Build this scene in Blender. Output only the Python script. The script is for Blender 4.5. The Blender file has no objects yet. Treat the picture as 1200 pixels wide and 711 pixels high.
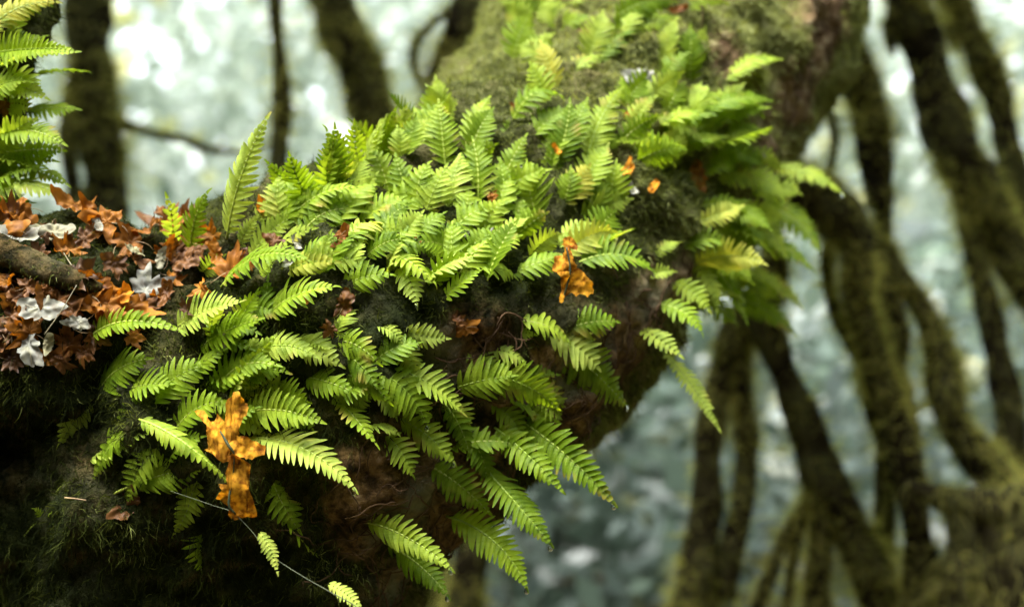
import bpy, math, random
import numpy as np
from mathutils import Vector, Matrix, noise
from mathutils.bvhtree import BVHTree

rng = random.Random(7)
nr = np.random.default_rng(11)
S = bpy.context.scene
COL = S.collection
ZC = 1.7                      # eye height of the camera
K = 0.0006                    # metres per photo pixel per metre of distance
FOCUS = 1.66

# ------------------------------------------------------------------ camera, light
cd = bpy.data.cameras.new('camera'); cam = bpy.data.objects.new('camera', cd); COL.objects.link(cam)
cam.location = (0, 0, ZC); cam.rotation_euler = (math.radians(90), 0, 0)
cd.lens = 50; cd.sensor_width = 36; cd.clip_end = 600; cd.clip_start = 0.05
cd.dof.use_dof = True; cd.dof.focus_distance = FOCUS; cd.dof.aperture_fstop = 2.2; cd.dof.aperture_blades = 0
S.camera = cam

SUN_EL, SUN_AZ = math.radians(68), math.radians(-112)      # bright overcast, brightest high over the left shoulder
w = bpy.data.worlds.new('World'); S.world = w; w.use_nodes = True
nt = w.node_tree; nt.nodes.clear()
sky = nt.nodes.new('ShaderNodeTexSky'); sky.sky_type = 'NISHITA'; sky.sun_disc = False
sky.sun_elevation = SUN_EL; sky.sun_rotation = SUN_AZ; sky.air_density = 1.0; sky.dust_density = 4.0; sky.ozone_density = 1.0
hs = nt.nodes.new('ShaderNodeHueSaturation'); hs.inputs['Saturation'].default_value = 0.35
bg = nt.nodes.new('ShaderNodeBackground'); bg.inputs['Strength'].default_value = 0.09
wo = nt.nodes.new('ShaderNodeOutputWorld')
nt.links.new(sky.outputs[0], hs.inputs['Color']); nt.links.new(hs.outputs[0], bg.inputs[0]); nt.links.new(bg.outputs[0], wo.inputs[0])
ld = bpy.data.lights.new('sun', 'SUN'); ld.energy = 1.35; ld.angle = math.radians(40); ld.color = (1.0, 0.97, 0.91)
lo = bpy.data.objects.new('sun', ld); COL.objects.link(lo)
sd = Vector((math.sin(SUN_AZ)*math.cos(SUN_EL), math.cos(SUN_AZ)*math.cos(SUN_EL), math.sin(SUN_EL)))
lo.rotation_euler = sd.to_track_quat('Z', 'Y').to_euler(); lo.location = (0, 0, 12)
vs = S.view_settings; vs.view_transform = 'Standard'; vs.look = 'None'; vs.gamma = 1; vs.use_curve_mapping = False
vs.exposure = 3.85
S.render.engine = 'CYCLES'
cy = S.cycles
cy.use_denoising = True; cy.max_bounces = 8; cy.diffuse_bounces = 3; cy.glossy_bounces = 3; cy.transmission_bounces = 6
cy.transparent_max_bounces = 8; cy.sample_clamp_indirect = 4.0; cy.caustics_reflective = False; cy.caustics_refractive = False
cy.volume_bounces = 0

# ------------------------------------------------------------------ helpers
def P(px, py, d):
    return Vector(((px-600)*K*d, d, ZC+(355.5-py)*K*d))

def link(name, me, mat=None, parent=None):
    o = bpy.data.objects.new(name, me); COL.objects.link(o)
    if mat is not None and me is not None and len(me.materials) == 0: me.materials.append(mat)
    if parent is not None: o.parent = parent
    return o

def tag(o, label=None, cat=None, group=None, kind=None):
    if label: o['label'] = label
    if cat: o['category'] = cat
    if group: o['group'] = group
    if kind: o['kind'] = kind
    return o

def thing(name, loc, label, cat, group=None):
    o = bpy.data.objects.new(name, None); COL.objects.link(o); o.location = loc
    o.empty_display_size = 0.02
    return tag(o, label, cat, group)

def mesh(name, verts, faces, uvs=None, smooth=True, origin=None):
    me = bpy.data.meshes.new(name)
    if origin is not None: verts = [v-origin for v in verts]
    me.from_pydata([tuple(v) for v in verts], [], faces)
    if smooth: me.polygons.foreach_set('use_smooth', [True]*len(me.polygons))
    if uvs is not None:
        uv = me.uv_layers.new(name='UVMap')
        li = np.empty(len(me.loops), dtype=np.int32); me.loops.foreach_get('vertex_index', li)
        uv.data.foreach_set('uv', np.array(uvs, dtype=np.float32)[li].ravel())
    me.update()
    return me

def np_mesh(name, V, F, attr=None, smooth=True):
    """V n x 3, F m x 4 quads, attr: dict of per-vertex float arrays."""
    me = bpy.data.meshes.new(name)
    me.vertices.add(len(V)); me.vertices.foreach_set('co', np.ascontiguousarray(V, dtype=np.float32).ravel())
    m, k = F.shape
    me.loops.add(m*k); me.loops.foreach_set('vertex_index', np.ascontiguousarray(F, dtype=np.int32).ravel())
    me.polygons.add(m)
    me.polygons.foreach_set('loop_start', np.arange(0, m*k, k, dtype=np.int32))
    try: me.polygons.foreach_set('loop_total', np.full(m, k, dtype=np.int32))
    except Exception: pass
    me.polygons.foreach_set('use_smooth', np.full(m, smooth))
    for nme, arr in (attr or {}).items():
        a = me.attributes.new(nme, 'FLOAT', 'POINT'); a.data.foreach_set('value', np.ascontiguousarray(arr, dtype=np.float32))
    me.update(calc_edges=True); me.validate()
    return me

def catmull(pts, n):
    """pts: list of tuples of floats; returns n samples along a Catmull-Rom spline through them."""
    A = np.array(pts, dtype=float)
    A = np.vstack([2*A[0]-A[1], A, 2*A[-1]-A[-2]])
    segs = len(A)-3; out = []
    for i in range(n):
        t = i/(n-1)*segs; k = min(int(t), segs-1); u = t-k
        p0, p1, p2, p3 = A[k:k+4]
        out.append(0.5*((2*p1)+(-p0+p2)*u+(2*p0-5*p1+4*p2-p3)*u*u+(-p0+3*p1-3*p2+p3)*u**3))
    return np.array(out)

def tube(path, n=40, sides=20, lump=0.0, freq=6.0, seed=0.0, flat=None):
    """path rows: x, y, z, radius in metres -> verts, faces of a closed tube."""
    A = catmull(path, n); V = []; F = []
    up = Vector((0.3, 0.2, 1)).normalized(); u = None
    for i in range(n):
        p = Vector(A[i, :3]); r = max(float(A[i, 3]), 1e-4)
        t = (Vector(A[min(i+1, n-1), :3])-Vector(A[max(i-1, 0), :3])).normalized()
        if u is None: u = t.cross(up).normalized()
        u = (u - t*u.dot(t)).normalized(); v = t.cross(u)
        for j in range(sides):
            a = 2*math.pi*j/sides
            dirv = u*math.cos(a)+v*math.sin(a); q = p+dirv*r
            if lump:
                f = noise.noise(q*freq+Vector((seed, 0, 0)))+0.5*noise.noise(q*freq*2.3+Vector((0, seed, 0)))
                q = p+dirv*r*(1+lump*f)
            V.append(q)
    for i in range(n-1):
        for j in range(sides):
            a = i*sides+j; b = i*sides+(j+1) % sides
            F.append((a, b, b+sides, a+sides))
    F.append(tuple(reversed(range(sides)))); F.append(tuple(range((n-1)*sides, n*sides)))
    return V, F

def join(parts):
    V = []; F = []
    for v, f in parts:
        o = len(V); V += v; F += [tuple(i+o for i in q) for q in f]
    return V, F

def pix(path, d0=None):
    """rows (px, py, r px[, depth]) -> (x, y, z, r m)"""
    out = []
    for row in path:
        d = row[3] if len(row) > 3 else d0
        p = P(row[0], row[1], d); out.append((p.x, p.y, p.z, row[2]*K*d))
    return out

# ------------------------------------------------------------------ materials
def new_mat(name):
    m = bpy.data.materials.new(name); m.use_nodes = True
    t = m.node_tree; t.nodes.clear()
    out = t.nodes.new('ShaderNodeOutputMaterial')
    return m, t, out
def N(t, kind, **kw):
    n = t.nodes.new(kind)
    for k, v in kw.items():
        if k in n.inputs: n.inputs[k].default_value = v
        else: setattr(n, k, v)
    return n
def ramp(t, stops, fac=None):
    r = t.nodes.new('ShaderNodeValToRGB'); e = r.color_ramp.elements
    while len(e) < len(stops): e.new(0.5)
    for el, (p, c) in zip(e, stops): el.position = p; el.color = (*c, 1)
    if fac is not None: t.links.new(fac, r.inputs[0])
    return r
def mixc(t, a, b, f, mode='MIX'):
    m = t.nodes.new('ShaderNodeMix'); m.data_type = 'RGBA'; m.blend_type = mode
    for sock, val in ((m.inputs[0], f), (m.inputs[6], a), (m.inputs[7], b)):
        if hasattr(val, 'links'): t.links.new(val, sock)
        elif isinstance(val, tuple): sock.default_value = (*val, 1)
        else: sock.default_value = val
    return m.outputs[2]
def leafy(name, colour_fn, trans=0.4, tcol=(1.6, 1.5, 0.9), rough=0.45, spec=0.4, sheen=0.0, bump=None):
    m, t, out = new_mat(name); L = t.links
    c = colour_fn(t)
    b = N(t, 'ShaderNodeBsdfPrincipled', Roughness=rough)
    b.inputs['Specular IOR Level'].default_value = spec
    if sheen:
        b.inputs['Sheen Weight'].default_value = sheen; b.inputs['Sheen Roughness'].default_value = 0.5
    L.new(c, b.inputs['Base Color'])
    if bump is not None: L.new(bump(t), b.inputs['Normal'])
    sh = b.outputs[0]
    if trans > 0:
        tr = N(t, 'ShaderNodeBsdfTranslucent')
        L.new(mixc(t, c, tcol, 1.0, 'MULTIPLY'), tr.inputs['Color'])
        mx = N(t, 'ShaderNodeMixShader', Fac=trans); L.new(sh, mx.inputs[1]); L.new(tr.outputs[0], mx.inputs[2]); sh = mx.outputs[0]
    L.new(sh, out.inputs['Surface'])
    return m

def col_fern(t):
    L = t.links
    oi = N(t, 'ShaderNodeObjectInfo')
    r = ramp(t, [(0, (0.105, 0.180, 0.007)), (0.4, (0.175, 0.265, 0.012)), (0.75, (0.245, 0.335, 0.028)), (0.93, (0.33, 0.41, 0.075)), (1, (0.36, 0.35, 0.05))], oi.outputs['Random'])
    uv = N(t, 'ShaderNodeUVMap'); sp = N(t, 'ShaderNodeSeparateXYZ'); L.new(uv.outputs[0], sp.inputs[0])
    ab = N(t, 'ShaderNodeMath', operation='SUBTRACT'); L.new(sp.outputs[1], ab.inputs[0]); ab.inputs[1].default_value = 0.5
    ab2 = N(t, 'ShaderNodeMath', operation='ABSOLUTE'); L.new(ab.outputs[0], ab2.inputs[0])
    mid = ramp(t, [(0.0, (1, 1, 1)), (0.07, (0, 0, 0))], ab2.outputs[0])
    c = mixc(t, r.outputs[0], (0.32, 0.40, 0.07), 0.0)
    mm = N(t, 'ShaderNodeMath', operation='MULTIPLY'); L.new(mid.outputs[0], mm.inputs[0]); mm.inputs[1].default_value = 0.35
    c = mixc(t, c, (0.30, 0.40, 0.06), mm.outputs[0])
    no = N(t, 'ShaderNodeTexNoise', Scale=60.0); no.inputs['Detail'].default_value = 3
    geo = N(t, 'ShaderNodeNewGeometry'); L.new(geo.outputs['Position'], no.inputs['Vector'])
    v = ramp(t, [(0.3, (0.58, 0.66, 0.5)), (0.5, (0.98, 1, 0.95)), (0.7, (1.2, 1.14, 1.15))], no.outputs[0])
    c = mixc(t, c, v.outputs[0], 1.0, 'MULTIPLY')
    # a few browned pinna ends
    en = N(t, 'ShaderNodeTexNoise', Scale=25.0); L.new(geo.outputs['Position'], en.inputs['Vector'])
    er = ramp(t, [(0.61, (0, 0, 0)), (0.72, (1, 1, 1))], en.outputs[0])
    e2 = N(t, 'ShaderNodeMath', operation='MULTIPLY'); L.new(er.outputs[0], e2.inputs[0]); L.new(sp.outputs[0], e2.inputs[1])
    return mixc(t, c, (0.30, 0.24, 0.05), e2.outputs[0])
def bump_fern(t):
    L = t.links
    uv = N(t, 'ShaderNodeUVMap'); wv = N(t, 'ShaderNodeTexWave', Scale=2.2, Distortion=1.0); wv.bands_direction = 'X'
    L.new(uv.outputs[0], wv.inputs['Vector'])
    b = N(t, 'ShaderNodeBump', Strength=0.25, Distance=0.0008); L.new(wv.outputs['Fac'], b.inputs['Height'])
    return b.outputs[0]
M_FERN = leafy('fern_green', col_fern, trans=0.5, tcol=(1.7, 1.6, 0.6), rough=0.5, spec=0.16, bump=bump_fern)
M_STALK = leafy('fern_stalk', lambda t: ramp(t, [(0, (0.20, 0.29, 0.02)), (1, (0.32, 0.38, 0.06))], N(t, 'ShaderNodeObjectInfo').outputs['Random']).outputs[0], trans=0.0, rough=0.5)

def noise_col(stops, scale, detail=4):
    def fn(t):
        geo = N(t, 'ShaderNodeNewGeometry'); no = N(t, 'ShaderNodeTexNoise', Scale=scale); no.inputs['Detail'].default_value = detail
        t.links.new(geo.outputs['Position'], no.inputs['Vector'])
        return ramp(t, stops, no.outputs[0]).outputs[0]
    return fn
def leaf_col(a, b, c):
    def fn(t):
        oi = N(t, 'ShaderNodeObjectInfo')
        base = ramp(t, [(0, a), (0.5, b), (1, c)], oi.outputs['Random']).outputs[0]
        v = noise_col([(0.3, (0.5, 0.42, 0.35)), (0.5, (1, 1, 1)), (0.72, (1.35, 1.3, 1.05))], 70.0)(t)
        return mixc(t, base, v, 1.0, 'MULTIPLY')
    return fn
M_ORANGE = leafy('dead_leaf_orange', leaf_col((0.19, 0.068, 0.007), (0.31, 0.130, 0.012), (0.13, 0.047, 0.006)), trans=0.35, tcol=(1.6, 1.2, 0.5), rough=0.6, spec=0.2)
def gold(t):
    c = leaf_col((0.44, 0.205, 0.014), (0.47, 0.225, 0.018), (0.42, 0.18, 0.012))(t)
    c = mixc(t, c, noise_col([(0.35, (0.45, 0.35, 0.25)), (0.5, (1, 1, 1)), (0.7, (1.15, 1.25, 1.2))], 160.0, 8)(t), 1.0, 'MULTIPLY')
    return mixc(t, c, noise_col([(0.52, (1, 1, 1)), (0.62, (0.42, 0.30, 0.22))], 45.0, 6)(t), 1.0, 'MULTIPLY')
def gold_bump(t):
    geo = N(t, 'ShaderNodeNewGeometry'); no = N(t, 'ShaderNodeTexNoise', Scale=220.0); no.inputs['Detail'].default_value = 6
    t.links.new(geo.outputs['Position'], no.inputs['Vector'])
    b = N(t, 'ShaderNodeBump', Strength=0.35, Distance=0.0012); t.links.new(no.outputs[0], b.inputs['Height']); return b.outputs[0]
M_WITHER = leafy('withered_leaf', gold, trans=0.35, tcol=(1.4, 1.15, 0.5), rough=0.75, spec=0.1, bump=gold_bump)
M_GOLD = leafy('dead_leaf_gold', leaf_col((0.40, 0.165, 0.010), (0.44, 0.19, 0.014), (0.36, 0.135, 0.010)), trans=0.25, tcol=(1.3, 1.1, 0.6), rough=0.7, spec=0.12)
M_BROWN = leafy('dead_leaf_brown', leaf_col((0.09, 0.035, 0.006), (0.15, 0.060, 0.010), (0.045, 0.020, 0.005)), trans=0.2, rough=0.6, spec=0.3)
M_PALE = leafy('dead_leaf_pale', leaf_col((0.20, 0.20, 0.16), (0.27, 0.28, 0.25), (0.19, 0.18, 0.10)), trans=0.2, tcol=(1, 1, 1), rough=0.6, spec=0.15)

def attr_col(stops):
    def fn(t):
        a = N(t, 'ShaderNodeAttribute'); a.attribute_name = 'tint'
        return ramp(t, stops, a.outputs['Fac']).outputs[0]
    return fn
M_MOSS = leafy('moss', attr_col([(0, (0.006, 0.009, 0.002)), (0.35, (0.018, 0.025, 0.004)), (0.6, (0.050, 0.062, 0.010)), (0.8, (0.12, 0.14, 0.035)), (1, (0.25, 0.28, 0.10))]), trans=0.35, tcol=(1.5, 1.45, 0.7), rough=0.8, spec=0.04)
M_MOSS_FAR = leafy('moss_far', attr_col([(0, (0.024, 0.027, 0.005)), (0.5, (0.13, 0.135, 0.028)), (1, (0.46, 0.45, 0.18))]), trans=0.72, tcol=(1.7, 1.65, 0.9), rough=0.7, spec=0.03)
M_ROOT = leafy('root_fibre', noise_col([(0.3, (0.035, 0.018, 0.009)), (0.7, (0.11, 0.065, 0.032))], 40.0), trans=0.0, rough=0.8, spec=0.15)

def make_bark(name, far=False):
    m, t, out = new_mat(name); L = t.links
    geo = N(t, 'ShaderNodeNewGeometry')
    mp = N(t, 'ShaderNodeMapping'); L.new(geo.outputs['Position'], mp.inputs['Vector'])
    n1 = N(t, 'ShaderNodeTexNoise', Scale=48.0 if not far else 9.0); n1.inputs['Detail'].default_value = 8; n1.inputs['Roughness'].default_value = 0.65
    L.new(mp.outputs[0], n1.inputs['Vector'])
    vo = N(t, 'ShaderNodeTexVoronoi', Scale=38.0 if not far else 14.0); L.new(mp.outputs[0], vo.inputs['Vector'])
    if far: c = ramp(t, [(0.3, (0.010, 0.008, 0.004)), (0.55, (0.026, 0.019, 0.009)), (0.75, (0.06, 0.05, 0.016))], n1.outputs[0]).outputs[0]
    else: c = ramp(t, [(0.34, (0.010, 0.008, 0.004)), (0.46, (0.080, 0.048, 0.020)), (0.58, (0.21, 0.125, 0.050)), (0.72, (0.34, 0.24, 0.13))], n1.outputs[0]).outputs[0]
    # grey-green lichen bloom
    n2 = N(t, 'ShaderNodeTexNoise', Scale=9.0); n2.inputs['Detail'].default_value = 6; L.new(mp.outputs[0], n2.inputs['Vector'])
    lf = ramp(t, [(0.47, (0, 0, 0)), (0.62, (0.8, 0.8, 0.8))], n2.outputs[0])
    c = mixc(t, c, (0.20, 0.20, 0.12) if not far else (0.07, 0.07, 0.025), lf.outputs[0])
    a = N(t, 'ShaderNodeAttribute'); a.attribute_name = 'moss'
    mo = ramp(t, [(0.3, (0.006, 0.009, 0.002)), (0.55, (0.018, 0.024, 0.005)), (0.75, (0.05, 0.06, 0.016))], n1.outputs[0])
    a2 = N(t, 'ShaderNodeAttribute'); a2.attribute_name = 'paleness'
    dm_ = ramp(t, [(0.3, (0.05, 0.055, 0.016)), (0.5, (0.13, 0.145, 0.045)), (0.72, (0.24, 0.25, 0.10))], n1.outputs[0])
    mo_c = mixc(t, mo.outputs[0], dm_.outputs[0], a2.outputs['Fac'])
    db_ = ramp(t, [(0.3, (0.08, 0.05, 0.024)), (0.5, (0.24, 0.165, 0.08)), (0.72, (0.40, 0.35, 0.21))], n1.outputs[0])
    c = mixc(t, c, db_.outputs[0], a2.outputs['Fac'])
    c = mixc(t, c, mo_c, a.outputs['Fac'])
    b = N(t, 'ShaderNodeBsdfPrincipled', Roughness=0.85); b.inputs['Specular IOR Level'].default_value = 0.06
    L.new(c, b.inputs['Base Color'])
    ad = N(t, 'ShaderNodeMath', operation='MULTIPLY_ADD'); L.new(vo.outputs['Distance'], ad.inputs[0]); ad.inputs[1].default_value = 0.6; L.new(n1.outputs[0], ad.inputs[2])
    bp = N(t, 'ShaderNodeBump', Strength=1.0, Distance=0.03 if not far else 0.03); L.new(ad.outputs[0], bp.inputs['Height']); L.new(bp.outputs[0], b.inputs['Normal'])
    L.new(b.outputs[0], out.inputs['Surface'])
    return m
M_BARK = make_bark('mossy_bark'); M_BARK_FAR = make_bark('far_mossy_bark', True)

# ------------------------------------------------------------------ the great leaning tree
main_path = pix([(-620, 2250, 420, 3.5), (-560, 1500, 400, 3.4), (-360, 1120, 390, 3.2), (-110, 900, 372, 2.85), (80, 740, 335, 2.42),
                 (250, 575, 270, 2.02), (415, 435, 228, 1.94), (572, 330, 205, 2.10), (690, 195, 198, 2.36), (772, 55, 196, 2.62),
                 (835, -90, 190, 2.9), (890, -320, 180, 3.3), (920, -700, 170, 3.5), (930, -1300, 150, 3.7)])
side_limb = pix([(430, 465, 120, 1.97), (300, 425, 122, 1.92), (150, 400, 118, 1.84), (0, 384, 112, 1.79), (-200, 345, 115, 1.78), (-420, 200, 130, 1.95), (-600, -100, 120, 2.1)])
upright = pix([(-150, 380, 90, 1.9), (-70, 260, 62, 1.88), (-30, 130, 44, 1.86), (15, 40, 34, 1.9), (60, -60, 30, 2.0), (90, -300, 28, 2.1), (100, -800, 22, 2.3)])
V, F = join([tube(main_path, 120, 40), tube(side_limb, 50, 28), tube(upright, 40, 18)])
raw = bpy.data.objects.new('raw', mesh('raw', V, F)); COL.objects.link(raw)
md = raw.modifiers.new('r', 'REMESH'); md.mode = 'VOXEL'; md.voxel_size = 0.0085; md.use_smooth_shade = True
sm = raw.modifiers.new('s', 'SMOOTH'); sm.iterations = 6; sm.factor = 0.5
dg = bpy.context.evaluated_depsgraph_get()
tme = bpy.data.meshes.new_from_object(raw.evaluated_get(dg)); tme.name = 'trunk'
bpy.data.objects.remove(raw)
nv = len(tme.vertices)
co = np.empty(nv*3, np.float32); tme.vertices.foreach_get('co', co); co = co.reshape(-1, 3)
no_ = np.empty(nv*3, np.float32); tme.vertices.foreach_get('normal', no_); no_ = no_.reshape(-1, 3)
for i in range(nv):
    p = Vector(co[i])
    if p.z < 0.5 or p.z > 3.4: a = 0.02*noise.noise(p*6)
    else:
        a = 0.016*(0.5-abs(noise.noise(p*17+Vector((9, 9, 9)))))+0.010*(0.4-abs(noise.noise(p*42)))+0.040*noise.noise(p*4.5)+0.026*noise.noise(p*11+Vector((3, 1, 2)))+0.014*noise.noise(p*26)+0.008*noise.noise(p*60)
    co[i] += no_[i]*a
tme.vertices.foreach_set('co', co.ravel()); tme.update()
tme.vertices.foreach_get('normal', no_.ravel())
no_ = np.array([v.normal[:] for v in tme.vertices], dtype=np.float32)
bvh = BVHTree.FromPolygons([tuple(c) for c in co], [tuple(p.vertices) for p in tme.polygons])
EYE = Vector((0, 0, ZC))
def hit(px, py):
    dv = (P(px, py, 1.0)-EYE).normalized()
    loc, n, i, dist = bvh.ray_cast(EYE, dv)
    return (loc, n) if loc is not None else (None, None)

# bare bark patches (where the photograph shows brown bark), as places on the surface
bare = []
for (x, y, r) in [(735, 400, 75), (690, 440, 75), (655, 475, 60), (770, 360, 45), (600, 470, 45), (955, 40, 60), (930, 110, 55), (905, 175, 50), (885, 220, 35), (980, 0, 60), (960, -60, 60),
                  (470, 560, 75), (540, 560, 60), (430, 610, 45), (520, 640, 60), (555, 400, 45), (800, 330, 40), (455, 680, 40), (850, 60, 30)]:
    h, n = hit(x, y)
    if h is None: h, n = hit(x-25, y-20)
    if h is not None: bare.append((np.array(h), r*K*h.y))
mossv = np.ones(nv, np.float32)*0.95
n_low = np.array([noise.noise(Vector(c)*13)*0.5+noise.noise(Vector(c)*30)*0.35 for c in co], dtype=np.float32)
mossv += n_low*0.5
mossv -= np.clip(-no_[:, 2]-0.35, 0, 1)*0.7
for c, r in bare:
    dd = np.linalg.norm(co-c, axis=1)/r
    mossv -= np.clip(1.25-dd+n_low*1.3, 0, 1)*1.25
mossv = np.clip(mossv, 0, 1)
ad_ = tme.attributes.new('paleness', 'FLOAT', 'POINT'); ad_.data.foreach_set('value', np.clip((co[:, 1]-1.82)/0.4, 0, 1).astype(np.float32))  # moss and bark both get paler with depth, up the limb
at = tme.attributes.new('moss', 'FLOAT', 'POINT'); at.data.foreach_set('value', mossv)
tree = thing('leaning_tree', (float(main_path[0][0]), 1.75, 0.0), 'huge mossy tree with a thick leaning limb covered in bright green ferns', 'tree')
def under(name, me, mat, parent):
    o = link(name, me, mat, parent); o.matrix_parent_inverse = Matrix.Translation(-Vector(parent.location)); return o
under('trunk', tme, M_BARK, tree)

# ------------------------------------------------------------------ moss strands
def strands(roots, normals, length, width, grav, tint, spread=0.7, segs=3):
    """numpy: a bent ribbon per root."""
    n = len(roots)
    r = nr.normal(size=(n, 3)).astype(np.float32)
    d = normals+spread*r; d /= np.linalg.norm(d, axis=1, keepdims=True)
    s = np.cross(d, nr.normal(size=(n, 3))); s /= np.linalg.norm(s, axis=1, keepdims=True)+1e-6
    V = np.zeros((n, (segs+1)*2, 3), np.float32); p = roots-normals*0.002
    for k in range(segs+1):
        wk = width*(1-0.85*k/segs)
        V[:, 2*k] = p-s*wk[:, None]*0.5; V[:, 2*k+1] = p+s*wk[:, None]*0.5
        d = d+np.array([0, 0, -1.0])*(grav[:, None]/segs)+0.42*nr.normal(size=(n, 3)); d /= np.linalg.norm(d, axis=1, keepdims=True)
        p = p+d*(length/segs)[:, None]
    base = (np.arange(n)*(segs+1)*2)[:, None, None]
    q = np.array([[2*k, 2*k+1, 2*k+3, 2*k+2] for k in range(segs)])[None]
    F = (base+q).reshape(-1, 4)
    return V.reshape(-1, 3), F, np.repeat(tint, (segs+1)*2)

def sample_surface(co, nor, tris, weight, n):
    a, b, c = co[tris[:, 0]], co[tris[:, 1]], co[tris[:, 2]]
    ar = 0.5*np.linalg.norm(np.cross(b-a, c-a), axis=1)*weight
    pr = ar/ar.sum(); idx = nr.choice(len(tris), n, p=pr)
    u = nr.random(n); v = nr.random(n); f = u+v > 1; u[f] = 1-u[f]; v[f] = 1-v[f]
    wq = 1-u-v; t = tris[idx]
    pts = co[t[:, 0]]*wq[:, None]+co[t[:, 1]]*u[:, None]+co[t[:, 2]]*v[:, None]
    ns = nor[t[:, 0]]*wq[:, None]+nor[t[:, 1]]*u[:, None]+nor[t[:, 2]]*v[:, None]
    ns /= np.linalg.norm(ns, axis=1, keepdims=True)+1e-6
    return pts.astype(np.float32), ns.astype(np.float32), idx

tme.calc_loop_triangles()
tris = np.array([t.vertices[:] for t in tme.loop_triangles])
cen = co[tris].mean(axis=1); nrm = no_[tris].mean(axis=1)
u_ = cen[:, 0]/(K*cen[:, 1])+600; v_ = 355.5-(cen[:, 2]-ZC)/(K*cen[:, 1])
inview = (u_ > -160) & (u_ < 1150) & (v_ > -130) & (v_ < 860)
toeye = np.array([0, 0, ZC])-cen; toeye /= np.linalg.norm(toeye, axis=1, keepdims=True)
facing = (nrm*toeye).sum(1)
wgt = np.where(inview, np.clip(facing+0.45, 0.08, 1.0), 0.0)*np.clip(mossv[tris].mean(1)-0.15, 0, 1)
def moss_tint(pts):
    return np.array([0.42+0.45*noise.noise(Vector(p)*9)+0.3*noise.noise(Vector(p)*24+Vector((5, 5, 5))) for p in pts])
pts, ns, idx = sample_surface(co, no_, tris, wgt, 260000)
paleness = np.clip((pts[:, 1]-1.78)/0.4, 0, 1)          # paler moss further back, towards the top of the limb
ti = np.clip(moss_tint(pts)*0.8+0.62*paleness+0.16*nr.normal(size=len(pts)), 0, 1)
ln = (0.006+0.012*nr.random(len(pts))**1.5)*(0.7+0.8*ti)
gv = 0.5+0.9*np.clip(-ns[:, 2]+0.4, 0, 1)
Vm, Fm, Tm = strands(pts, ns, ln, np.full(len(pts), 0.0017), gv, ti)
# long shaggy strands that hang from the dark underside
su = wgt*np.where((nrm[:, 2] < 0.25) & (v_ > 380), 1.0, 0.0)*np.where(u_ < 420, 1.0, 0.3)
pts, ns, idx = sample_surface(co, no_, tris, su+1e-12, 16000)
ti2 = np.clip(moss_tint(pts)*0.6+0.15*nr.normal(size=len(pts)), 0, 1)
V2, F2, T2 = strands(pts, ns, 0.012+0.028*nr.random(len(pts))**2, np.full(len(pts), 0.0015), np.full(len(pts), 1.8), ti2, 0.9, 4)
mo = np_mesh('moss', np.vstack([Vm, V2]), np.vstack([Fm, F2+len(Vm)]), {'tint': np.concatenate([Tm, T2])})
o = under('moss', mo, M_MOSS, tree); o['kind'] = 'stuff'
# brown rootlets tangled over the bare bark
VV = []; FF = []
for c, r in bare:
    for k in range(14):
        p = Vector(c)+Vector((rng.uniform(-r, r), 0, rng.uniform(-r, r)))
        dv = Vector((rng.uniform(-1, 1), 0, rng.uniform(-1, 0.4))).normalized()
        rows = []
        for s in range(9):
            q, n, i, dist = bvh.find_nearest(p)
            if q is None: break
            q = q+n*(0.002+0.003*rng.random()); rows.append((q.x, q.y, q.z, 0.0005+0.0007*rng.random()))
            dv = (dv+0.7*Vector((rng.uniform(-1, 1), rng.uniform(-1, 1), rng.uniform(-1, 0.8)))).normalized(); p = q+dv*0.014
        if len(rows) > 4:
            v, f = tube(rows, 20, 4); o_ = len(VV); VV += v; FF += [tuple(i+o_ for i in q) for q in f]
o = under('rootlets', mesh('rootlets', VV, FF), M_ROOT, tree); o['kind'] = 'stuff'

# ------------------------------------------------------------------ fern fronds
LAND = [('hanging withered leaf', 272, 540), ('white fallen leaf', 165, 340), ('orange lobed leaf', 670, 315),
        ('bare bark underside', 720, 430), ('heap of orange leaves', 110, 285), ('curled brown leaf', 405, 360),
        ('thin dark stem behind', 328, 205), ('thick trunk behind crest', 435, 150), ('bare bark ridge', 930, 100),
        ('upright orange scrap', 815, 208), ('small brown leaf', 737, 138), ('brown rootlets', 480, 570),
        ('pale petal-like leaf', 750, 95), ('forked background stems', 860, 430), ('orange leaf tuft', 265, 328),
        ('left picture edge', 0, 130), ('dark limb behind', 960, 245), ('limb top edge', 600, 30), ('orange crumbs', 547, 385), ('dark mossy hollow', 100, 560)]
def where(x, y, skip=''):
    best = min([l for l in LAND if l[0] != skip], key=lambda l: (l[1]-x)**2+(l[2]-y)**2)
    dx, dy = x-best[1], y-best[2]; dist = math.hypot(dx, dy)
    if best[0] == 'left picture edge': return ('high' if y < 90 else ('midway' if y < 170 else 'low'))+' at '+best[0]
    if dist < 28: return 'beside ' + best[0]
    if abs(dx) > abs(dy): s = 'right of ' if dx > 0 else 'left of '
    else: s = 'below ' if dy > 0 else 'above '
    return s+best[0]
def heading(dx, dy):
    a = math.degrees(math.atan2(-dy, dx)) % 360
    return ['right', 'up right', 'upward', 'up left', 'left', 'down left', 'downward', 'down right'][int((a+22.5)//45) % 8]

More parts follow.
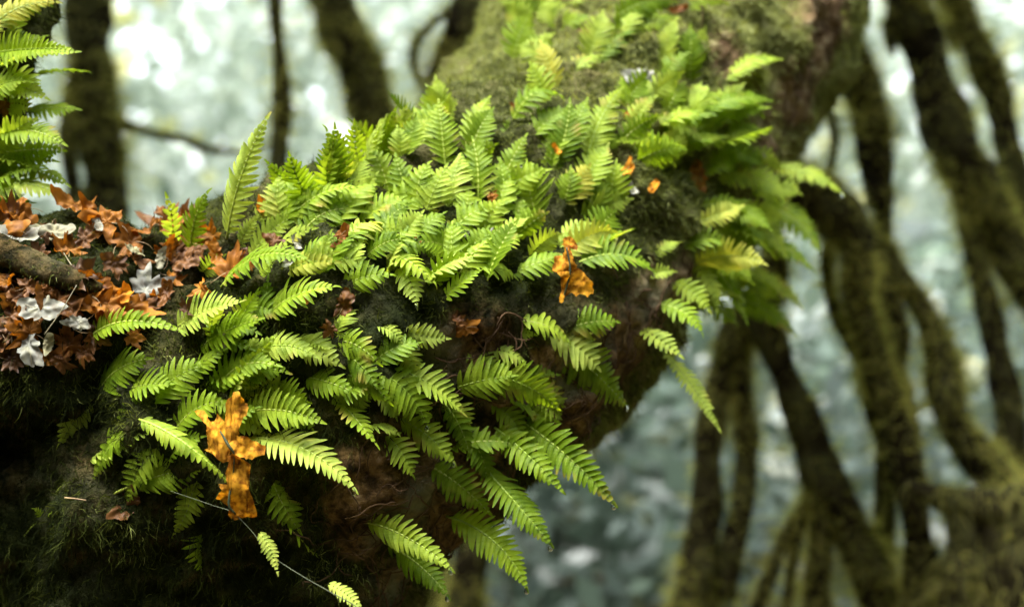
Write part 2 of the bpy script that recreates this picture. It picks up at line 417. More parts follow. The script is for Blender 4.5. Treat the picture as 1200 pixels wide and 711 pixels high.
def make_frond(B, M, T, nrm0, w, s0, npin, seed, droop=0.25, fold=0.16):
    """Bezier rachis B-M-T, full blade width w, blade from fraction s0; returns (blade verts, faces, uvs), rachis rows."""
    R = random.Random(seed)
    def pt(t): return B*(1-t)**2+M*2*t*(1-t)+T*t*t
    def tg(t): return ((M-B)*(1-t)+(T-M)*t).normalized()
    L = sum((pt((i+1)/20)-pt(i/20)).length for i in range(20))
    V = []; F = []; U = []
    sp = L*(1-s0)/npin
    bendy = R.uniform(-0.9, 0.9); nick = R.random() < 0.25
    for i in range(npin+1):
        f = i/npin; s = s0+(1-s0)*min(f, 0.985)
        p = pt(s); t = tg(s); n = (nrm0-t*nrm0.dot(t)).normalized()
        n = (Matrix.Rotation(bendy*(f-0.5), 3, t) @ n)
        side0 = t.cross(n).normalized()
        prof = (0.62+0.38*min(1, f/0.22)) if f < 0.22 else (1-((f-0.22)/0.78)**1.55*0.95)
        if i == npin:                     # terminal lobe
            sides = [(0, t)]
        else: sides = [(1, side0), (-1, -side0)]
        for sg, sv in sides:
            if sg == 0:
                ax = t; lat = side0; Lp = sp*1.3; bw = sp*0.5
            else:
                an = math.radians(R.uniform(14, 24)+22*f)
                ax = (sv*math.cos(an)+t*math.sin(an)).normalized(); lat = (t*math.cos(an)-sv*math.sin(an)).normalized()
                Lp = 0.5*w*max(prof, 0.10)*R.uniform(0.92, 1.06); bw = sp*1.08
            if sg and nick and R.random() < 0.12: Lp *= R.uniform(0.35, 0.8)
            pw = bw*(0.88 if sg else 1.0)*R.uniform(0.94, 1.04)
            dr = droop*R.uniform(0.5, 1.5); tw = R.uniform(-0.25, 0.25)
            prow = [(0.0, 1.2), (0.16, 1.14), (0.32, 0.98), (0.55, 0.80), (0.76, 0.63), (0.92, 0.36), (1.0, 0.06)]
            o0 = len(V)
            for (q, wd) in prow:
                c = p+ax*(Lp*q)+t*(0.10*Lp*q*q if sg else 0)+n*(fold*Lp*q-dr*Lp*q*q)
                l2 = (lat*math.cos(tw*q)+n*math.sin(tw*q))
                cr = 1+0.05*math.sin(q*22+seed)
                h = pw*0.5*wd*cr
                V.append(c-l2*h+n*h*0.22); V.append(c-n*h*0.10); V.append(c+l2*h+n*h*0.22)
                U += [(q, 0.0), (q, 0.5), (q, 1.0)]
            for k in range(len(prow)-1):
                a = o0+3*k
                F += [(a, a+1, a+4, a+3), (a+1, a+2, a+5, a+4)]
    rows = []
    for k in range(9):
        s = k/8; r = 0.0014*(1-0.7*s)*min(1.3, max(0.6, L/0.1)); p = pt(s); rows.append((p.x, p.y, p.z, r))
    return (V, F, U), rows

FRONDS = []        # records for labels
DROPS = []
def frond(bx, by, tx, ty, wpx, arch=0.22, lift=0.05, face=0.7, s0=0.10, label=None, drop=False, dflt=None, fold=0.26, droop=0.28, roll=0.0, group='fern fronds growing on the leaning limb'):
    B, nb = hit(bx, by)
    if B is None:
        B = P(bx, by, dflt or 1.95); q, nb, i, dist = bvh.find_nearest(B)
        if q is not None and dist < 0.12 and dflt is None: B = q
    Tq, _ = hit(tx, ty)
    dB = B.y
    span = math.hypot(tx-bx, ty-by)*K*dB
    dT = dB
    if Tq is not None: dT = max(dB-0.9*span, min(dB+0.8*span, Tq.y))
    dT -= lift*min(1.0, span/0.1)
    dT = min(dT, dB+0.5*span)
    T = P(tx, ty, dT)
    n0 = (Vector(nb)*0.5+Vector((0, 0, 0.55))+Vector((0, -1, 0))*face+Vector([rng.uniform(-0.25, 0.25) for _ in range(3)])).normalized()
    t0 = (T-B).normalized()
    if roll: n0 = Matrix.Rotation(roll, 3, t0) @ n0
    up = (Vector((0, -0.35, 0.9))-t0*Vector((0, -0.35, 0.9)).dot(t0))
    upl = up.length
    M = (B+T)*0.5+up*(arch*span)+Vector(nb)*0.25*arch*span
    if upl < 0.5: M += Vector((rng.uniform(-0.1, 0.1), -0.12, 0))*span
    M += t0.cross(n0).normalized()*rng.gauss(0, 0.09)*span
    B = B-Vector(nb)*0.004
    L = (T-B).length
    seed = rng.randrange(10**6); fold = fold*rng.uniform(0.4, 1.7); droop = droop*rng.uniform(0.3, 2.0); wpx = wpx*rng.uniform(0.9, 1.18)
    n0 = Matrix.Rotation(rng.gauss(0, 0.3), 3, t0) @ n0
    npin = int(max(8, min(18, L/0.0078)))
    (Vv, Ff, Uu), rows = make_frond(B, M, T, n0, wpx*K*dB, s0, npin, seed, droop, fold)
    e = thing('fern_frond', B, None, 'fern', group)
    link('blade', mesh('blade', Vv, Ff, Uu, origin=B), M_FERN, e)
    v, f = tube(rows, 14, 5)
    link('stalk', mesh('stalk', v, f, origin=B), M_STALK, e)
    FRONDS.append(dict(o=e, x=(bx+tx)*0.5, y=(by+ty)*0.5, dx=tx-bx, dy=ty-by, L=math.hypot(tx-bx, ty-by), w=wpx, label=label, drop=drop, px=(bx, by, tx, ty)))
    if drop: DROPS.append((T, e, FRONDS[-1]))
    return e

FL = [
 # left-edge clump on the upright limb
 (12, 50, 30, -4, 34), (-8, 84, 50, 44, 44), (40, 112, 101, 84, 46), (8, 88, 46, 108, 34), (32, 156, 90, 128, 46), (-12, 158, 74, 168, 58), (-10, 206, 78, 216, 46), (-14, 242, 36, 238, 40),
 (-16, 40, 12, 8, 36), (-20, 120, 34, 96, 50), (-18, 180, 40, 140, 50), (-20, 225, 50, 195, 44), (-15, 205, 62, 188, 46),
 # crest, left part
 (265, 282, 313, 138, 46, dict(arch=0.06, face=1.0, label='tall upright fern frond in front of the pale background, left of the thin dark stem')),
 (204, 288, 196, 232, 28), (222, 302, 243, 226, 40, dict(arch=0.05)), (334, 262, 420, 220, 50), (402, 222, 378, 180, 36), (458, 232, 436, 178, 54), (484, 240, 464, 183, 44), (500, 256, 522, 196, 46),
 (258, 338, 362, 306, 56, dict(arch=0.42, label='broad pale fern frond arching over the orange tuft of dead leaf')), (312, 370, 392, 336, 60, dict(arch=0.3)), (440, 290, 488, 262, 58), (400, 335, 458, 322, 46), (466, 312, 488, 356, 34, dict(drop=True)),
 (503, 338, 548, 300, 44), (322, 292, 366, 268, 36), (350, 276, 424, 248, 46), (380, 324, 386, 274, 30), (520, 350, 562, 318, 36), (290, 305, 350, 250, 40), (300, 262, 330, 232, 30),
 (420, 262, 470, 232, 46), (430, 300, 470, 280, 44), (360, 240, 398, 205, 38), (415, 245, 440, 205, 40), (345, 320, 392, 296, 40), (280, 290, 300, 255, 30), (235, 322, 262, 300, 34), (480, 280, 520, 250, 44), (395, 290, 440, 268, 42),
 # focus zone left
 (98, 402, 212, 388, 44, dict(arch=0.38, label='fern frond arching over the leaf litter just below the white fallen leaf')), (204, 384, 282, 354, 52), (234, 408, 304, 374, 54), (248, 464, 324, 428, 58), (110, 476, 172, 420, 66, dict(arch=0.35)), (178, 474, 238, 428, 62),
 (298, 412, 370, 417, 46, dict(arch=0.28)), (268, 450, 336, 436, 52), (358, 444, 413, 458, 48, dict(arch=0.3)), (284, 486, 377, 494, 58, dict(arch=0.22)), (284, 512, 415, 573, 58, dict(arch=0.26, drop=True, label='long sharp fern frond arching down right, just right of the hanging withered orange leaf')),
 (158, 488, 276, 574, 32, dict(arch=0.3, face=0.15, label='narrow edge-on fern frond drooping onto the hanging withered orange leaf from upper left')), (60, 580, 196, 492, 60, dict(s0=0.4, face=0.2, arch=0.15, lift=0.0, label='shaded fern frond on a long thin stalk in the dark mossy hollow')), (128, 582, 240, 546, 54, dict(s0=0.35, face=0.2, lift=0.0)),
 (205, 505, 262, 470, 50), (150, 455, 200, 450, 46), (222, 445, 262, 410, 40), (195, 540, 236, 512, 44), (120, 520, 190, 500, 46, dict(lift=0.0)), (285, 430, 300, 395, 34), (250, 395, 262, 352, 34), (320, 460, 360, 470, 46), (255, 500, 300, 478, 46),
 # middle front
 (388, 398, 442, 424, 46), (438, 424, 490, 402, 52, dict(drop=True)), (440, 432, 500, 498, 56, dict(drop=True)), (468, 430, 542, 484, 50), (420, 500, 466, 508, 40), (468, 490, 531, 541, 48, dict(drop=True)), (454, 508, 483, 556, 42), (440, 455, 464, 488, 40), (500, 545, 573, 600, 46),
 (396, 470, 440, 520, 40), (405, 440, 455, 470, 46), (400, 415, 440, 450, 40), (362, 398, 388, 410, 26), (440, 380, 470, 400, 34),
 (424, 612, 528, 666, 52, dict(arch=0.16, drop=True, label='fern frond hanging out low over the background at the bottom, left of its neighbour')), (452, 636, 524, 697, 46, dict(arch=0.14, drop=True)), (522, 604, 617, 688, 56, dict(arch=0.18, drop=True, label='lowest right fern frond pointing down over a dark stem near the bottom')),
 (560, 540, 645, 637, 52, dict(arch=0.2, drop=True)), (578, 500, 658, 574, 52, dict(arch=0.2)), (606, 492, 719, 589, 58, dict(arch=0.24, drop=True, label='long fern frond reaching furthest down right past the bare bark, water on its tip')),
 (535, 456, 600, 440, 60, dict(arch=0.2)), (560, 440, 653, 478, 66, dict(arch=0.34)), (632, 385, 734, 475, 72, dict(arch=0.2, drop=True, label='broad dense fern frond lying over the bare brown bark underside')), (640, 392, 700, 430, 60), (662, 388, 723, 377, 44), (588, 398, 626, 392, 26), (524, 526, 610, 522, 44, dict(arch=0.28)),
 (588, 484, 650, 492, 30), (596, 500, 640, 510, 44), (520, 470, 548, 500, 40), (540, 500, 570, 560, 44),
 # crest, middle
 (676, 308, 766, 319, 62, dict(arch=0.3, drop=True, label='fern frond reaching right from the orange lobed leaf, drop at its tip')), (690, 300, 740, 270, 46), (494, 332, 556, 300, 46), (570, 332, 604, 262, 56), (598, 322, 662, 298, 46), (488, 246, 502, 192, 52), (526, 274, 580, 240, 46), (630, 258, 618, 192, 66), (716, 248, 722, 192, 48), (562, 240, 554, 164, 48),
 (648, 202, 668, 120, 48, dict(arch=0.1, face=1.0, label='pale upright fern frond in the middle of the limb top, left of its near twin')), (688, 192, 728, 104, 48, dict(arch=0.1, face=1.0, label='pale upright fern frond left of the small brown leaf')), (800, 176, 726, 166, 60, dict(label='dark green fern frond pointing left just below the small brown leaf')), (520, 196, 514, 120, 46), (600, 142, 656, 112, 40, dict(arch=0.6)), 
 (535, 330, 575, 280, 50), (600, 285, 640, 250, 46), (560, 290, 590, 235, 46), (590, 230, 640, 200, 46), (540, 205, 580, 170, 40), (660, 240, 690, 195, 44), (510, 300, 540, 262, 46), (620, 300, 655, 275, 40), (655, 290, 690, 262, 36),
 # upper, blurred
 (776, 88, 792, 24, 44), (815, 78, 826, 34, 34), (770, 112, 806, 62, 42), (848, 98, 914, 70, 46, dict(label='single lime fern frond on the mossy trunk left of the bare bark ridge')), (792, 152, 902, 118, 50), (828, 172, 902, 150, 46), (780, 192, 856, 134, 54), (840, 205, 890, 185, 46), (905, 198, 986, 226, 34, dict(arch=0.3, dflt=2.52, drop=True, label='slender fern frond crossing in front of the dark limb behind')),
 (800, 160, 840, 110, 46), (745, 190, 800, 175, 46), (830, 150, 870, 100, 44), (770, 150, 820, 130, 46), (600, 70, 620, 20, 44), (640, 20, 690, -4, 44), (720, 22, 790, 2, 44), (790, 18, 850, 4, 36), (640, 120, 622, 75, 40),
 # right edge sprays
 (842, 240, 902, 268, 44, dict(dflt=2.48)), (846, 262, 908, 302, 44, dict(dflt=2.46)), (886, 240, 960, 294, 40, dict(dflt=2.5, drop=True)), (880, 270, 955, 318, 38, dict(dflt=2.48)), (812, 312, 895, 309, 52, dict(dflt=2.36)), (810, 330, 870, 350, 46, dict(dflt=2.36)), (815, 345, 862, 378, 44, dict(dflt=2.36)), (850, 348, 932, 392, 42, dict(dflt=2.36)),
 (774, 356, 822, 390, 36), (752, 386, 796, 416, 34), (776, 410, 842, 502, 36, dict(arch=0.14, dflt=2.25, label='narrow fern frond dangling alone over the pale background right of the bark')), (800, 290, 850, 285, 46, dict(dflt=2.36)), (770, 300, 796, 284, 24), (760, 325, 790, 318, 22), (830, 290, 880, 330, 46, dict(dflt=2.36)), (790, 330, 830, 362, 40),
]
for (bx, by, tx, ty) in [(150, 500, 110, 560), (190, 520, 150, 590), (230, 560, 205, 625), (110, 470, 70, 520), (320, 560, 350, 620), (330, 600, 372, 652), (180, 470, 140, 515), (250, 610, 236, 668)]:
    FL.append((bx, by, tx, ty, 44, dict(lift=0.0, face=0.3, arch=0.15)))
for k in range(12):
    y = rng.uniform(0, 235); FL.append((rng.uniform(-30, 4), y+rng.uniform(-10, 10), rng.uniform(30, 92), y+rng.uniform(-34, 16), rng.uniform(38, 54), dict(arch=rng.uniform(0.1, 0.35))))
for k in range(16):
    x, y = rng.uniform(735, 880), rng.uniform(90, 215); a = math.radians(rng.uniform(-35, 80)); L = rng.uniform(45, 80)
    FL.append((x, y, min(x+L*math.cos(a), 915), y-L*math.sin(a), rng.uniform(30, 42), dict(arch=rng.uniform(0.1, 0.35), face=0.9)))
for k in range(9):
    x, y = rng.uniform(815, 880), rng.uniform(230, 345); a = math.radians(rng.uniform(-60, 15)); L = rng.uniform(50, 85)
    FL.append((x, y, x+L*math.cos(a), y-L*math.sin(a), rng.uniform(26, 36), dict(arch=rng.uniform(0.15, 0.35), dflt=2.38)))
for k in range(34):
    f = (k+0.5)/34; x = 322+f*205; y = 262-f*128+rng.uniform(-4, 18); L = rng.uniform(40, 72)*(1-0.25*f)
    a = math.radians(rng.uniform(50, 128)); FL.append((x, y, x+L*math.cos(a), y-L*math.sin(a), rng.uniform(32, 48), dict(arch=rng.uniform(0.0, 0.2), face=0.9)))
for k in range(12):
    x, y = rng.uniform(600, 660), rng.uniform(0, 110); L = rng.uniform(35, 60); a = math.radians(rng.uniform(60, 150)); FL.append((x, y, x+L*math.cos(a), y-L*math.sin(a), 40, dict(face=0.9)))
for row in FL:
    kw = row[5] if len(row) > 5 else {}
    frond(*row[:5], **kw)
# thicker growth between the fronds listed above
FILL = [((300, 235), (560, 330), 34, 46, (0.6, -0.7)), ((500, 150), (700, 300), 26, 46, (0.3, -0.9)), ((720, 110), (860, 200), 14, 46, (0.6, -0.5)), ((200, 360), (400, 500), 20, 50, (0.8, -0.2)), ((620, 10), (820, 110), 10, 40, (0.3, -0.8)), ((430, 360), (640, 480), 12, 44, (0.8, 0.45)), ((810, 215), (880, 330), 10, 44, (0.9, 0.5))]
for (x0, y0), (x1, y1), n, wd, (ux, uy) in FILL:
    k = 0; tries = 0
    while k < n and tries < 400:
        tries += 1
        x, y = rng.uniform(x0, x1), rng.uniform(y0, y1)
        h, nn = hit(x, y)
        if h is None: continue
        a = math.atan2(uy, ux)+rng.gauss(0, 0.55); L = rng.uniform(38, 70)
        frond(x, y, x+L*math.cos(a), y+L*math.sin(a), wd*rng.uniform(0.75, 1.1), arch=rng.uniform(0.1, 0.35), lift=rng.uniform(0.0, 0.04))
        k += 1

# the 298 largest fronds stay things of their own; the smallest of the blurred mass become one object
keep = sorted(FRONDS, key=lambda r: (r['label'] is None and not r['drop'], -r['L']*r['w']))
rest = keep[298:]; FRONDS = keep[:298]
VV = []; FF = []; UU = []; o0 = 0
for r in rest:
    for ch in list(r['o'].children):
        if ch.name.startswith('blade'):
            me = ch.data; off = r['o'].location
            VV += [v.co+off for v in me.vertices]; FF += [tuple(i+o0 for i in p.vertices) for p in me.polygons]; o0 = len(VV)
            uvv = [None]*len(me.vertices); ul = me.uv_layers[0].data
            for li, lp in enumerate(me.loops): uvv[lp.vertex_index] = tuple(ul[li].uv)
            UU += [q or (0, 0) for q in uvv]
        me = ch.data; bpy.data.objects.remove(ch); bpy.data.meshes.remove(me)
    bpy.data.objects.remove(r['o'])
o = link('small_ferns', mesh('small_ferns', VV, FF, UU), M_FERN); tag(o, 'small blurred fern fronds filling the mass between the larger ones', 'ferns', kind='stuff')

# labels for the fronds that carry none yet
auto = {}
for r in FRONDS:
    if r['label']: r['o']['label'] = r['label']; continue
    size = 'long' if r['L'] > 92 else ('short' if r['L'] < 52 else 'midsize')
    blur = 'blurred' if (r['y'] < 230 and r['x'] > 350) or r['x'] > 760 else 'green'
    if r['y'] > 470 and r['x'] < 240: blur = 'shaded'
    txt = '%s%s%s fern pointing %s, %s' % ('water-tipped ' if r['drop'] else '', '' if r['drop'] else size+' ', blur, heading(r['dx'], r['dy']), where(r['x'], r['y']))
    auto.setdefault(txt, []).append(r)
ORD = ['topmost', 'second', 'third', 'fourth', 'fifth', 'sixth', 'seventh', 'eighth', 'ninth', 'tenth']
for txt, rs in auto.items():
    rs.sort(key=lambda r: r['y'])
    if len(rs) == 1: rs[0]['o']['label'] = txt
    elif len(rs) == 2:
        rs[0]['o']['label'] = 'upper ' + txt; rs[1]['o']['label'] = 'lower ' + txt
    else:
        for k, r in enumerate(rs):
            pre = 'topmost ' if k == 0 else ('lowest ' if k == len(rs)-1 else ORD[k]+' from top, ')
            r['o']['label'] = pre+txt

# ------------------------------------------------------------------ water drops on frond tips
m, t, out = new_mat('water'); b = N(t, 'ShaderNodeBsdfPrincipled', Roughness=0.0)
b.inputs['IOR'].default_value = 1.33; b.inputs['Transmission Weight'].default_value = 1.0; b.inputs['Base Color'].default_value = (0.95, 1, 1, 1)
t.links.new(b.outputs[0], out.inputs['Surface']); M_WATER = m
def drop_mesh():
    V = []; F = []; nS = 12; prof = [(0.0, 0.15), (0.35, 0.32), (0.9, 0.72), (1.5, 1.0), (2.1, 0.98), (2.6, 0.7), (2.85, 0.35)]
    for z, r in prof:
        for j in range(nS): V.append(Vector((r*math.cos(2*math.pi*j/nS), r*math.sin(2*math.pi*j/nS), -z)))
    for i in range(len(prof)-1):
        for j in range(nS): F.append((i*nS+j, i*nS+(j+1) % nS, (i+1)*nS+(j+1) % nS, (i+1)*nS+j))
    F.append(tuple(range(nS))); F.append(tuple(reversed(range((len(prof)-1)*nS, len(prof)*nS))))
    return mesh('water_drop', V, F)
dm = drop_mesh(); dm.materials.append(M_WATER)
for T, e, r in DROPS:
    o = link('water_drop', dm); o.location = T+Vector((0, 0, 0.001)); s = rng.uniform(0.0023, 0.0034); o.scale = (s, s, s*1.1)
    lab = r['o']['label']
    tag(o, 'clear water drop on a frond tip ' + where(r['px'][2], r['px'][3]), 'water drop', 'water drops hanging from frond tips')
    r['drop_obj'] = o
seen = {}
for T, e, r in DROPS: seen.setdefault(r['drop_obj']['label'], []).append(r)
for lab, rs in seen.items():
    if len(rs) > 1:
        rs.sort(key=lambda r: r['px'][3])
        for k, r in enumerate(rs):
            r['drop_obj']['label'] = (['uppermost ', 'lowest '] if len(rs) == 2 else ['uppermost ', 'middle ', 'lowest ', 'very lowest '])[k]+lab

# ------------------------------------------------------------------ fallen leaves
def leaf_mesh(size, seed, kind='maple', curl=0.5, crumple=0.5):
    R = random.Random(seed); nA, nR = 90, 9; V = [Vector((0, 0, 0))]; F = []; U = [(0, 0)]
    off = Vector((R.uniform(0, 50), R.uniform(0, 50), R.uniform(0, 50)))
    cx, cy_ = R.uniform(-1, 1)*curl, R.uniform(-1, 1)*curl
    for a in range(nA):
        th = 2*math.pi*a/nA
        if kind == 'maple':
            ad = abs((math.degrees(th)+180) % 360-180)
            r = float(np.interp(ad, [0, 9, 17, 24, 36, 44, 52, 60, 70, 80, 92, 104, 114, 124, 142, 160, 180], [1, .80, .60, .70, .42, .62, .95, .74, .60, .66, .40, .58, .72, .55, .46, .42, .10]))
            r *= 1+0.10*math.sin(3*th+seed)
        elif kind == 'oak':
            c = math.cos(th); r = 1/math.sqrt((c/1.0)**2+(math.sin(th)/0.45)**2)
            r *= 1+0.13*math.sin(7*th+seed)+0.05*math.sin(13*th+seed)+0.03*math.sin(23*th)
        else:
            r = 1/math.sqrt(math.cos(th)**2+(math.sin(th)/0.4)**2)*(1+0.05*math.sin(11*th+seed))
        r *= 1+0.10*noise.noise(Vector((math.cos(th), math.sin(th), seed*0.37)))
        for k in range(1, nR+1):
            q = k/nR*r; x, y = q*math.cos(th), q*math.sin(th)
            z = crumple*(0.55*noise.noise(Vector((x*1.7, y*1.7, 0))+off)+0.25*noise.noise(Vector((x*4.5, y*4.5, 3))+off))
            z += cx*x*x+cy_*y*y+0.16*crumple*math.cos(7*th+seed)*q
            V.append(Vector((x, y, z))); U.append((x, y))
    for a in range(nA):
        b = (a+1) % nA
        F.append((0, 1+a*nR, 1+b*nR))
        for k in range(nR-1): F.append((1+a*nR+k, 1+a*nR+k+1, 1+b*nR+k+1, 1+b*nR+k))
    # bend the blade around an axis
    ang = curl*R.uniform(0.4, 1.5); out = []
    for v in V:
        a = v.x*ang
        out.append(Vector((math.sin(a)/ang if abs(ang) > 1e-3 else v.x, v.y, v.z+(1-math.cos(a))/ang if abs(ang) > 1e-3 else v.z))*size)
    rows = [(-0.15*size, 0, 0.0, 0.016*size), (-0.4*size, 0.03*size, 0.04*size, 0.014*size), (-0.65*size, 0.12*size, 0.0, 0.012*size), (-0.8*size, 0.26*size, -0.08*size, 0.013*size)]
    sv, sf = tube(rows, 10, 5)
    return mesh('blade', out, F, U), mesh('stem', sv, sf)
M_STEM = leafy('leaf_stem', noise_col([(0.3, (0.12, 0.07, 0.03)), (0.7, (0.3, 0.22, 0.1))], 30.0), trans=0.0, rough=0.6)
M_STEM_PALE = leafy('leaf_stem_pale', noise_col([(0.3, (0.10, 0.085, 0.045)), (0.7, (0.19, 0.17, 0.10))], 30.0), trans=0.0, rough=0.5)
LEAVES = []
TONE = {'o': ('orange', M_ORANGE), 'g': ('golden orange', M_GOLD), 'b': ('brown', M_BROWN), 'p': ('pale whitish', M_PALE)}
def leaf(px, py, spx, tone, kind='maple', tilt=0.5, label=None, depth=None, out_=0.004, curl=0.6, crumple=0.5, name='fallen_leaf'):
    h, n = hit(px, py)
    if h is None:
        h = P(px, py, depth or 1.95); q, n, i, dist = bvh.find_nearest(h)
        if dist < 0.12 and depth is None: h = q
    if depth is not None: h = P(px, py, depth)
    size = spx*0.66*K*h.y
    if tone == 'p' and px < 240: out_ = 0.014; tilt *= 0.4; curl = 0.35; crumple = 0.35
    bl, st = leaf_mesh(size, rng.randrange(1000), kind, curl, crumple)
    e = thing(name, h+n*(out_+0.25*size*tilt)+Vector((0, -0.004, 0.002)), label, 'leaf', 'fallen leaves caught on the tree')
    zz = (Vector(n)+Vector((0, -0.35, 0.25))+tilt*Vector((rng.uniform(-1, 1), rng.uniform(-1, 0.5), rng.uniform(-0.7, 0.9)))).normalized()
    e.rotation_mode = 'QUATERNION'
    e.rotation_quaternion = zz.to_track_quat('Z', 'Y') @ Matrix.Rotation(rng.uniform(0, 6.28), 3, 'Z').to_quaternion()
    link('blade', bl, TONE[tone][1], e); link('stem', st, M_STEM_PALE if tone == 'p' else M_STEM, e)
    LEAVES.append(dict(o=e, x=px, y=py, s=spx, tone=TONE[tone][0], label=label)); return e
LL = [(18, 262, 44, 'b'), (22, 256, 34, 'o'), (86, 250, 42, 'o', 'oak'), (128, 268, 54, 'o'), (152, 288, 48, 'o'), (178, 276, 32, 'o', 'oak'), (192, 302, 34, 'o'), (130, 312, 40, 'b'), (206, 296, 34, 'o'), (218, 304, 32, 'b'), (250, 280, 38, 'o'),
      (60, 345, 38, 'o', 'oak'), (38, 340, 34, 'b'), (12, 335, 36, 'o', 'oak'), (105, 350, 44, 'o'), (132, 350, 38, 'g', 'oak'), (112, 370, 44, 'o'), (88, 362, 36, 'b'), (40, 386, 50, 'o'), (80, 402, 44, 'o'), (75, 424, 36, 'b'), (152, 396, 28, 'o'), (20, 372, 40, 'b'), (5, 390, 40, 'b'), (15, 425, 36, 'b'), (110, 332, 30, 'o', 'oak'),
      (160, 310, 34, 'b'), (100, 285, 34, 'b'), (60, 275, 34, 'b'), (110, 395, 34, 'b'), (140, 372, 34, 'o'), (60, 420, 32, 'o'), (100, 415, 30, 'b'), (170, 365, 30, 'b'), (230, 285, 26, 'o'), (45, 300, 30, 'b'), (5, 290, 34, 'o'), (165, 262, 26, 'o', 'oak'), (110, 258, 30, 'o', 'oak'), (200, 330, 28, 'o'), (186, 352, 30, 'o', 'oak'),
      (42, 248, 30, 'p', 'oak'), (28, 286, 40, 'p', 'oak'), (70, 282, 40, 'p', 'lance'), (54, 362, 48, 'p', 'oak'), (46, 402, 46, 'p', 'oak'), (182, 306, 22, 'p', 'lance'), (100, 378, 26, 'p', 'oak'), (150, 305, 20, 'p', 'oak'), (115, 272, 20, 'p', 'lance'), (60, 395, 22, 'p', 'lance'),
      (266, 326, 50, 'o'), (404, 360, 36, 'b', 'oak', dict(label='curled brown leaf lying among the ferns, middle of the crest')), (400, 284, 26, 'o', 'lance'), (326, 284, 26, 'b', 'oak'), (306, 248, 18, 'o', 'oak'), (484, 294, 18, 'o'), (546, 384, 30, 'o', 'oak'), (532, 380, 20, 'b'), (738, 138, 26, 'o', 'maple', dict(label='small brown leaf above the dark green frond on the upper limb')), (816, 208, 32, 'o', 'oak', dict(label='upright orange scrap of leaf low on the upper limb')), (764, 222, 18, 'g', 'lance'), (735, 206, 22, 'g', 'oak'), (795, 15, 18, 'o', 'lance'), (576, 232, 16, 'o'), (580, 256, 18, 'o'), (653, 180, 14, 'g', 'lance'), (690, 40, 18, 'o', 'lance'), (605, 128, 12, 'o', 'lance'),
      (50, 112, 36, 'b', 'maple'), (4, 126, 26, 'o', 'maple'), (150, 592, 38, 'b', 'oak', dict(out_=-0.006, label='shaded red-brown leaf in the dark hollow below the shaded frond')), (752, 96, 34, 'p', 'oak', dict(label='pale petal-like leaf, blurred, high on the limb')), (612, 42, 18, 'p', 'oak'), (545, 272, 18, 'p', 'oak'), (605, 206, 16, 'p', 'oak'), (740, 225, 14, 'p', 'oak'), (895, 185, 16, 'p', 'oak'), (345, 290, 20, 'p', 'oak'), (340, 310, 18, 'p', 'lance'), (268, 398, 16, 'p', 'lance'), (570, 285, 16, 'p', 'lance')]
for row in LL:
    kw = row[5] if len(row) > 5 else {}
    leaf(row[0], row[1], row[2], row[3], row[4] if len(row) > 4 else 'maple', **kw)
for (x, y, z_) in [(236, 300, 30), (262, 300, 26), (284, 322, 30), (246, 340, 28), (222, 318, 32), (300, 300, 20), (200, 348, 28), (352, 352, 22), (392, 384, 24), (225, 372, 26)]:
    leaf(x, y, z_, rng.choice('oob'), rng.choice(['maple', 'oak']), out_=0.012)
for k in range(22):
    t_ = rng.random()
    if k % 2: x, y = rng.uniform(-8, 225), 0; y = rng.uniform(252, 300)
    else: x = rng.uniform(-8, 165); y = rng.uniform(330, 372+max(0, 60-x*0.35))
    leaf(x, y, rng.uniform(34, 58), rng.choice('obbb'), rng.choice(['maple', 'oak', 'maple']), tilt=rng.uniform(0.1, 0.5), curl=rng.uniform(0.4, 1.2), crumple=rng.uniform(0.4, 0.9))
leaf(166, 342, 58, 'p', 'maple', tilt=0.2, curl=0.35, crumple=0.35, label='large white lobed leaf lying flat on the orange leaf litter')
laut = {}
for r in LEAVES:
    if r['label']: continue
    size = 'large' if r['s'] >= 42 else ('small' if r['s'] < 27 else 'middling')
    x, y = r['x'], r['y']
    if x < 60 and y > 228: pos = 'at the left end of the '+('upper' if y < 325 else 'lower')+' leaf heap'
    elif x < 240 and y < 320 and y > 228: pos = 'in upper heap, ' + where(x, y, 'heap of orange leaves')
    elif x < 210 and y > 228: pos = 'in lower heap, ' + where(x, y, 'heap of orange leaves')
    else: pos = 'among ferns ' + where(x, y)
    txt = '%s %s leaf %s' % (size, r['tone'].split()[0] if r['tone'].startswith('pale') else r['tone'].replace('golden orange', 'golden'), pos); laut.setdefault(txt, []).append(r)
for txt, rs in laut.items():
    rs.sort(key=lambda r: r['x'])
    if len(rs) == 1: rs[0]['o']['label'] = txt
    else:
        for k, r in enumerate(rs):
            pre = 'leftmost ' if k == 0 else ('rightmost ' if k == len(rs)-1 else (ORD[k] if k < 10 else 'eleventh' if k == 10 else 'twelfth')+' from left, ')
            r['o']['label'] = pre+txt

